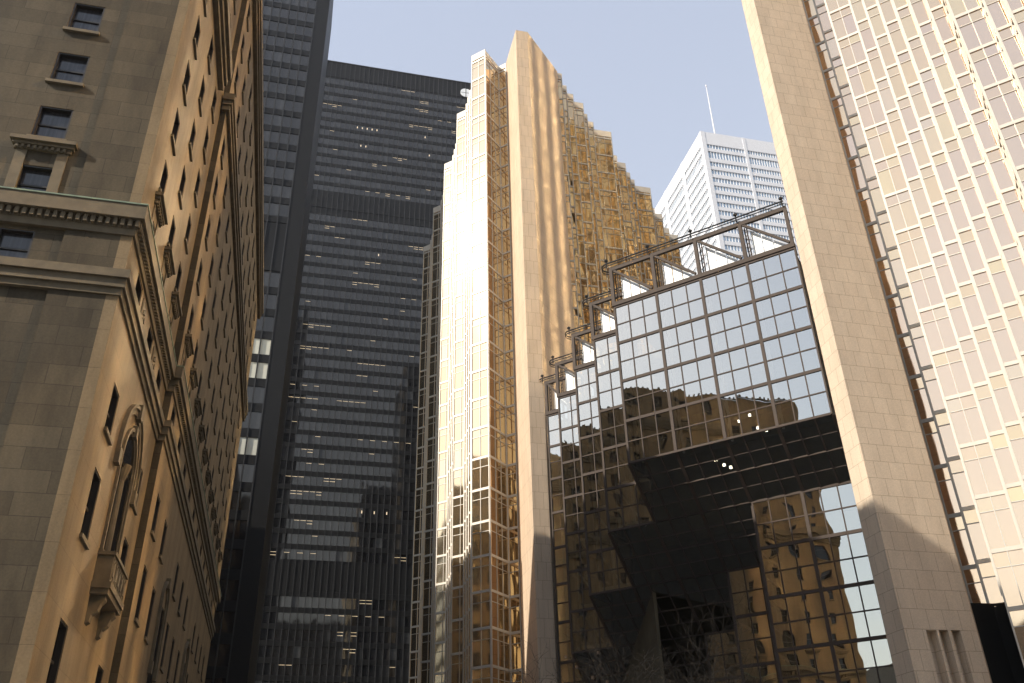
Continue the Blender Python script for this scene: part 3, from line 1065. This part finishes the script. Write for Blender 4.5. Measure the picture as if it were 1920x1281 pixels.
# ------------------------------------------------------------------ the two black steel towers
def black_tower(label, y0, xl, xr, ztop, sp, floors, bands, mull, pier, cream_rows, lights, depth):
    t = thing('black_office_tower', label, 'tower', 'black steel office towers')
    fr = MB(); panes = []; lamps = []
    a, b = (xl, y0), (xr, y0)
    n = int((xr-pier-xl)/mull)
    xr_ = xl+n*mull
    inband = lambda z: any(p0-.2 < z < p1+.2 for p0, p1 in bands)
    for i in range(n+1):
        x = xl+i*mull
        fr.box((x-.09, y0-.20, 0.0), (x+.09, y0-.002, ztop), 1)
    fr.box((xr_+.07, y0-.12, 0), (xr, y0+.5, ztop))
    for p0, p1 in bands:
        fr.box((xl, y0-.04, p0), (xr_+.06, y0+.3, p1))
    fr.box((xl, y0-.25, ztop-.35), (xr, y0+.3, ztop-.001), 1)
    for (zc, fh) in floors:
        if inband(zc): continue
        fr.box((xl, y0-.06, zc-fh*.17), (xr_+.06, y0+.3, zc+fh*.17))
    rnd = random.Random(int(y0))
    for (zc, fh) in floors:
        z0, z1 = zc+fh*.17, zc+fh*.83
        if inband((z0+z1)/2): continue
        for i in range(n):
            x0, x1 = xl+i*mull+.09, xl+(i+1)*mull-.09
            m = TDG
            if any(abs((z0+z1)/2-zb) < 1.2 and x0 > bx for zb, bx in cream_rows):
                m = CREAM
            elif rnd.random() < .03:
                m = TDL
            panes.append((((x0, y0+.05, z0), (x1, y0+.05, z0), (x1, y0+.05, z1), (x0, y0+.05, z1)), m))
        if lights:
            k = 0
            i = rnd.randrange(0, 9)
            style = rnd.random()
            while i < n:
                run = rnd.choice((1, 1, 2, 2, 3, 5)); step = rnd.choice((1, 1, 2))
                for r_ in range(run):
                    j = i+r_*step
                    if j >= n: break
                    x0, x1 = xl+j*mull+.12, xl+(j+1)*mull-.12
                    zz = z1-(.35 if style < .7 else .9)
                    if style < .82:
                        lamps.append((x0, x1, zz, zz+.06))
                        if rnd.random() < .3: lamps.append((x0, x1, zz-.75, zz-.68))
                    else:
                        lamps.append(((x0+x1)/2-.11, (x0+x1)/2+.11, zz-.5, zz+.2))
                i += run*step+rnd.randrange(3, 26)
    fr.build('facade_frame', [TDB, TDM], t)
    place_panes(t, 'window_pane', panes)
    mb = MB()
    mb.box((xl, y0+.06, 0), (xr-.02, y0+depth, ztop-.02))
    mb.build('core', TDB, t)
    if lamps:
        lamps = sorted(lamps, key=lambda l: -shown_area([(l[0], y0, l[2]), (l[1], y0, l[2]), (l[1], y0, l[3]), (l[0], y0, l[3])]))
        for l in lamps[:100]:
            b_ = MB(); b_.box((l[0], y0+.02, l[2]), (l[1], y0+.04, l[3])); b_.build('ceiling_lamp', LMP, t)
        b_ = MB()
        for l in lamps[100:]:
            b_.box((l[0], y0+.02, l[2]), (l[1], y0+.04, l[3]))
        if lamps[100:]:
            o = b_.build('ceiling_lamp', LMP, t); o['kind'] = 'stuff'
    return t


KB = 2.15
fl_b = [(109.8+3.74*k, 3.74) for k in range(-29, 33)]
tb = black_tower('wide black steel office tower with flat roof, dotted with small warm lights', 215.0, -33.0, 46.2, 233.0, 0, fl_b,
                 [(225.9, 233.0), (171.6, 178.1), (58.1, 64.9)], 1.55, .3, [], True, 40)
# round white sign with a dark cross near the roof corner
mb = MB()
cx, cz, r = 39.95, 1.7+(106.85-1.7)*KB, 1.75
for qd in range(4):
    a0 = math.pi/2*qd
    ox, oz = .14*(1 if qd in (0, 3) else -1), .14*(1 if qd in (0, 1) else -1)
    prev = None
    base = len(mb.v)
    arc = [(cx+ox, cz+oz)]+[(cx+ox+r*math.cos(a0+math.pi/2*k/8), cz+oz+r*math.sin(a0+math.pi/2*k/8)) for k in range(9)]
    mb.v += [(x, 214.55, z) for x, z in arc]+[(x, 214.75, z) for x, z in arc]
    nA = len(arc)
    mb.f.append(tuple(base+i for i in range(nA))); mb.m.append(0)
    for i in range(nA):
        j = (i+1) % nA
        mb.f.append((base+j, base+i, base+nA+i, base+nA+j)); mb.m.append(0)
o = mb.build('round_sign', SGN)
tag(o, 'round white sign with a dark cross under the black tower roof', 'sign')

fl_l = [(98.4+3.94*k, 3.94) for k in range(-1, 20)]+[(80.4-4.08*k, 4.08) for k in range(0, 19)]
black_tower('narrow black steel office tower rising out of frame right behind the stone hotel', 122.0, -46.0, -4.65, 176.0, 0, fl_l,
            [(84.2, 93.6)], 1.62, 1.8, [(70.4, -30), (66.3, -30), (54.0, -30)], False, 30)

# ------------------------------------------------------------------ white tower far behind
K = .9
wt = thing('white_office_tower', 'white marble office tower with a thin roof mast behind the atrium roof', 'tower')
X0, Y0, ZT = 165.0*K, 282.1*K, 1.7+(298-1.7)*K
fz = lambda z: 1.7+(z-1.7)*K
rows = [(288.0, 290.4), (281.95, 286.1)]+[(277.0-4.75*k, 279.75-4.75*k) for k in range(34)]
mb = MB(); panes = []
bs = [(1.75, 21.0), (22.5, 39.8), (41.3, 58.6)]
wbs = [(1.9, 21.0), (23.7, 43.1), (46.2, 65.0), (67.5, 86.5)]
ends_s, ends_w = 60.5*K, 88.5*K


def fc_face(pt, bays, end):
    """pt(u, d) -> xy; u along the face"""
    zs = [ZT]+[v for lo, hi in rows for v in (fz(hi), fz(lo))]+[2.0]
    def slab(u0, u1, z0, z1, d0, d1):
        a, b, c, d = pt(u0, d0), pt(u1, d0), pt(u1, d1), pt(u0, d1)
        mb.hexa([(*a, z0), (*b, z0), (*c, z0), (*d, z0), (*a, z1), (*b, z1), (*c, z1), (*d, z1)])
    us = [0]+[v*K for b in bays for v in b]+[end]
    for i in range(0, len(us), 2):
        slab(us[i]+(.35 if i == 0 else 0), us[i+1], 0, ZT, -.35, .4)
    for b0, b1 in bays:
        for i in range(0, len(zs), 2):
            slab(b0*K+.002, b1*K-.002, zs[i+1], zs[i], -.2, .4)
        for lo, hi in rows:
            n = 13
            wdt = (b1-b0)*K/n
            for k in range(n):
                u0, u1 = b0*K+wdt*k, b0*K+wdt*(k+1)
                a, b = pt(u0+.22, .25), pt(u1-.02, .25)
                panes.append((((*a, fz(lo)), (*b, fz(lo)), (*b, fz(hi)), (*a, fz(hi))), FCG))
                if k:
                    slab(u0-.02, u0+.22, fz(lo)+.002, fz(hi)-.002, -.06, .3)


fc_face(lambda u, d: (X0+u, Y0+d), bs, ends_s)
fc_face(lambda u, d: (X0+d, Y0+u), wbs, ends_w)
mb.box((X0-.35, Y0-.35, 0), (X0+.349, Y0+.349, ZT-.003))
mb.build('wall', FCW, wt)
place_panes(wt, 'window_pane', panes)
mb = MB(); mb.box((X0+.45, Y0+.45, 0), (X0+ends_s-.1, Y0+ends_w-.1, ZT-.6)); mb.build('core', ATI, wt)
mb = MB()
ax, ay = 160.0, 262.0
mb.tube([(ax, ay, ZT-1), (ax, ay, ZT+10), (ax, ay, ZT+22), (ax, ay, ZT+37.5)], [.42, .34, .26, .16], 8)
mb.tube([(ax, ay, ZT+37.4), (ax, ay, ZT+38.4)], [.35, .3], 8)
mb.build('mast', FCW, wt)

# ------------------------------------------------------------------ unseen buildings mirrored in the glass
et = thing('added_mirror_block', 'unseen added gold mirror block that throws sunlight onto the hotel side', 'building')  # added out of view to bounce gold sunlight onto the hotel
fr = MB(); panes = []
segs = []
yy = 29.0
while yy > -4:
    segs.append(((60.0, yy), (60.0, yy-2.3), 8.0, 128.0, 1)); yy -= 3.4  # gaps between glass strips streak the bounced sunlight
gold_facade(fr, panes, segs, GOLDO)
fr.build('facade_frame', ALU, et)
place_panes(et, 'glass_pane', panes, 0)
mb = MB(); mb.box((60.2, -4.2, 0), (95, 28.9, 128.2)); mb.build('core', HTR, et)

st = thing('railway_station', 'long low stone railway station across the street with a colonnade', 'building')
mb = MB()
mb.box((-110, -46, 0), (70, -26, 17))
mb.box((-30, -60, 0), (22, -30, 26))
for k in range(24):
    x = -28+k*2.1
    mb.tube([(x, -24.6, 0), (x, -24.6, 13.5)], [.6, .5], 10)
mb.box((-30, -26, 13.5), (22, -23.6, 16.6))
for k in range(50):
    x = -108+k*3.5
    if x < -32 or x > 24: mb.box((x, -25.98, 3), (x+1.6, -25.8, 14), 1)
mb.build('wall', [HTR, HWD], st)


def plain_block(name, label, lo, hi, m, fl, bay):
    t = thing(name, label, 'building')
    mb = MB(); mb.box(lo, hi)
    g = MB()
    z = lo[2]+5
    while z+fl < hi[2]-3:
        for (fx, a0, a1) in ((True, lo[0], hi[0]), (False, lo[1], hi[1])):
            u = a0+1.2
            while u+bay*.6 < a1-1:
                if fx:
                    for yy in (hi[1]+.02, lo[1]-.02):
                        g.quad((u, yy, z), (u+bay*.55, yy, z), (u+bay*.55, yy, z+fl*.6), (u, yy, z+fl*.6))
                else:
                    for xx in (hi[0]+.02, lo[0]-.02):
                        g.quad((xx, u, z), (xx, u+bay*.55, z), (xx, u+bay*.55, z+fl*.6), (xx, u, z+fl*.6))
                u += bay
        z += fl
    mb.build('wall', m, t)
    o = g.build('window_pane', HWD, t); o['kind'] = 'stuff'


plain_block('unseen_stone_block', 'unseen brown stone block added to cut sky light from the south', (-22, -120, 0), (48, -75, 118), HTR, 4.0, 3.0)  # added behind the viewer to block sky light on south faces
plain_block('unseen_stone_block', 'long unseen stone block added to cut sky light, low in the gold glass reflections', (-190, -105, 0), (-60, -72, 50), HTR, 4.0, 3.0)  # added as a sky blocker, then sized for its reflection in the glass
plain_block('unseen_stone_block', 'brown stone block standing behind the hotel', (-60, 86, 0), (-10.6, 116, 57), HTR, 4.0, 3.0)
plain_block('unseen_stone_block', 'dark stone office tower hidden behind the gold glass tower', (27, 158, 0), (60, 186, 138), HTR, 4.0, 3.0)


# ------------------------------------------------------------------ bare street tree in front of the atrium
def bare_tree(x, y, h, seed, label):
    rnd = random.Random(seed)
    t = thing('bare_tree', label, 'tree')
    tr = MB(); cr = MB(); pod = MB()
    top = Vector((x+.2, y+.1, h*.36))
    tr.tube([(x, y, 0), (x+.05, y, .3), (x+.1, y+.05, h*.2), top], [.26, .19, .15, .12], 10)
    tr.build('trunk', BARK, t)

    def grow(p, d, ln, r, lv):
        pts = [p]; rads = [r]
        n = 4 if lv < 3 else 3
        for k in range(n):
            d = (d+Vector((rnd.uniform(-.28, .28), rnd.uniform(-.28, .28), rnd.uniform(-.12, .24 if lv < 3 else .12)))).normalized()
            p = p+d*ln/n
            pts.append(p); rads.append(r*(1-.55*(k+1)/n))
        cr.tube(pts, rads, 6 if lv < 2 else 4)
        if lv >= 5 and rnd.random() < .003:
            q = pts[-1]
            pod.box((q.x-.03, q.y-.03, q.z-.09), (q.x+.03, q.y+.03, q.z))
        if lv >= 6: return
        kids = (4, 4, 4, 3, 3, 3)[lv]
        for k in range(kids):
            f = rnd.uniform(.35, 1.0) if k else 1.0
            i = min(n, max(1, round(f*n)))
            ax_ = Vector((rnd.gauss(0, 1), rnd.gauss(0, 1), rnd.gauss(.15, .6)))
            nd = (d*.75+ax_.normalized()*.75)
            if lv < 2: nd.z = max(nd.z, .12)
            grow(pts[i], nd.normalized(), ln*rnd.uniform(.55, .8), max(.0045, rads[i]*rnd.uniform(.55, .8)), lv+1)

    for k in range(6):
        a = 2*math.pi*k/6+rnd.uniform(-.3, .3)
        grow(top-Vector((0, 0, .2*k/6)), Vector((math.cos(a)*.95, math.sin(a)*.95, .75)).normalized(), h*.27, .075, 1)
    cr.build('crown', BARK, t)
    if pod.v: pod.build('seed_pod', BUD, t)


bare_tree(10.9, 27.3, 9.0, 4, 'bare leafless street tree with fine twigs in front of the dark lower atrium')

# ------------------------------------------------------------------ the faint city haze
m = bpy.data.materials.new('haze'); m.use_nodes = True
hn = m.node_tree; hn.nodes.remove(hn.nodes['Principled BSDF'])
pv = hn.nodes.new('ShaderNodeVolumePrincipled'); pv.inputs['Color'].default_value = (0.94, 0.94, 0.97, 1)
pv.inputs['Density'].default_value = 0.00011; pv.inputs['Anisotropy'].default_value = 0.3
hn.links.new(pv.outputs[0], hn.nodes['Material Output'].inputs['Volume'])
mb = MB(); mb.box((-3100, -3100, -1.0), (3100, 3100, 330.0))
hz_o = mb.build('haze', m); hz_o['kind'] = 'stuff'

# ------------------------------------------------------------------ light
SAZ, SEL = R(254.0), R(35.2)
world = bpy.data.worlds.new('World'); scene.world = world
world.use_nodes = True
nt = world.node_tree
bg = nt.nodes['Background']
sky = nt.nodes.new('ShaderNodeTexSky'); sky.sky_type = 'NISHITA'; sky.sun_disc = False
sky.sun_elevation = SEL; sky.sun_rotation = SAZ
sky.air_density = 2.0; sky.dust_density = 0.6; sky.ozone_density = 1.0; sky.altitude = 0
# thin bright haze over the whole sky: half clear-sky model, half pale veil
hz = nt.nodes.new('ShaderNodeMix'); hz.data_type = 'RGBA'; hz.inputs['Factor'].default_value = 0.5
hz.inputs['B'].default_value = (4.95, 5.2, 6.35, 1)
tcw = nt.nodes.new('ShaderNodeTexCoord'); sz = nt.nodes.new('ShaderNodeSeparateXYZ')
nt.links.new(tcw.outputs['Generated'], sz.inputs[0])
gr = nt.nodes.new('ShaderNodeValToRGB')
e = gr.color_ramp.elements
e[0].position, e[0].color = 0.30, (0.565, 0.565, 0.635, 1)
e[1].position, e[1].color = 0.86, (0.455, 0.470, 0.570, 1)
vm = nt.nodes.new('ShaderNodeVectorMath'); vm.operation = 'SCALE'; vm.inputs['Scale'].default_value = 10.5
nt.links.new(sz.outputs[2], gr.inputs[0]); nt.links.new(gr.outputs[0], vm.inputs[0])
nt.links.new(vm.outputs[0], hz.inputs['B'])
nt.links.new(sky.outputs[0], hz.inputs['A'])
nt.links.new(hz.outputs['Result'], bg.inputs[0])
bg.inputs[1].default_value = 0.10
sun = bpy.data.lights.new('sun', 'SUN'); sun.energy = 4.0; sun.angle = R(0.53); sun.color = (1.0, 0.90, 0.76)
so = bpy.data.objects.new('sun', sun); COL.objects.link(so)
S = Vector((math.sin(SAZ)*math.cos(SEL), math.cos(SAZ)*math.cos(SEL), math.sin(SEL)))
so.rotation_euler = S.to_track_quat('Z', 'Y').to_euler()

scene.view_settings.view_transform = 'Standard'
scene.view_settings.look = 'None'
scene.view_settings.gamma = 1.0
scene.view_settings.exposure = 0.75
scene.render.engine = 'CYCLES'
cy = scene.cycles
cy.use_denoising = True
cy.denoiser = 'OPENIMAGEDENOISE'
cy.max_bounces = 8; cy.glossy_bounces = 6; cy.diffuse_bounces = 3; cy.transparent_max_bounces = 12
cy.blur_glossy = 0.05
cy.use_guiding = True
cy.guiding_training_samples = 64
cy.use_surface_guiding = True
cy.caustics_reflective = True
cy.sample_clamp_indirect = 12.0
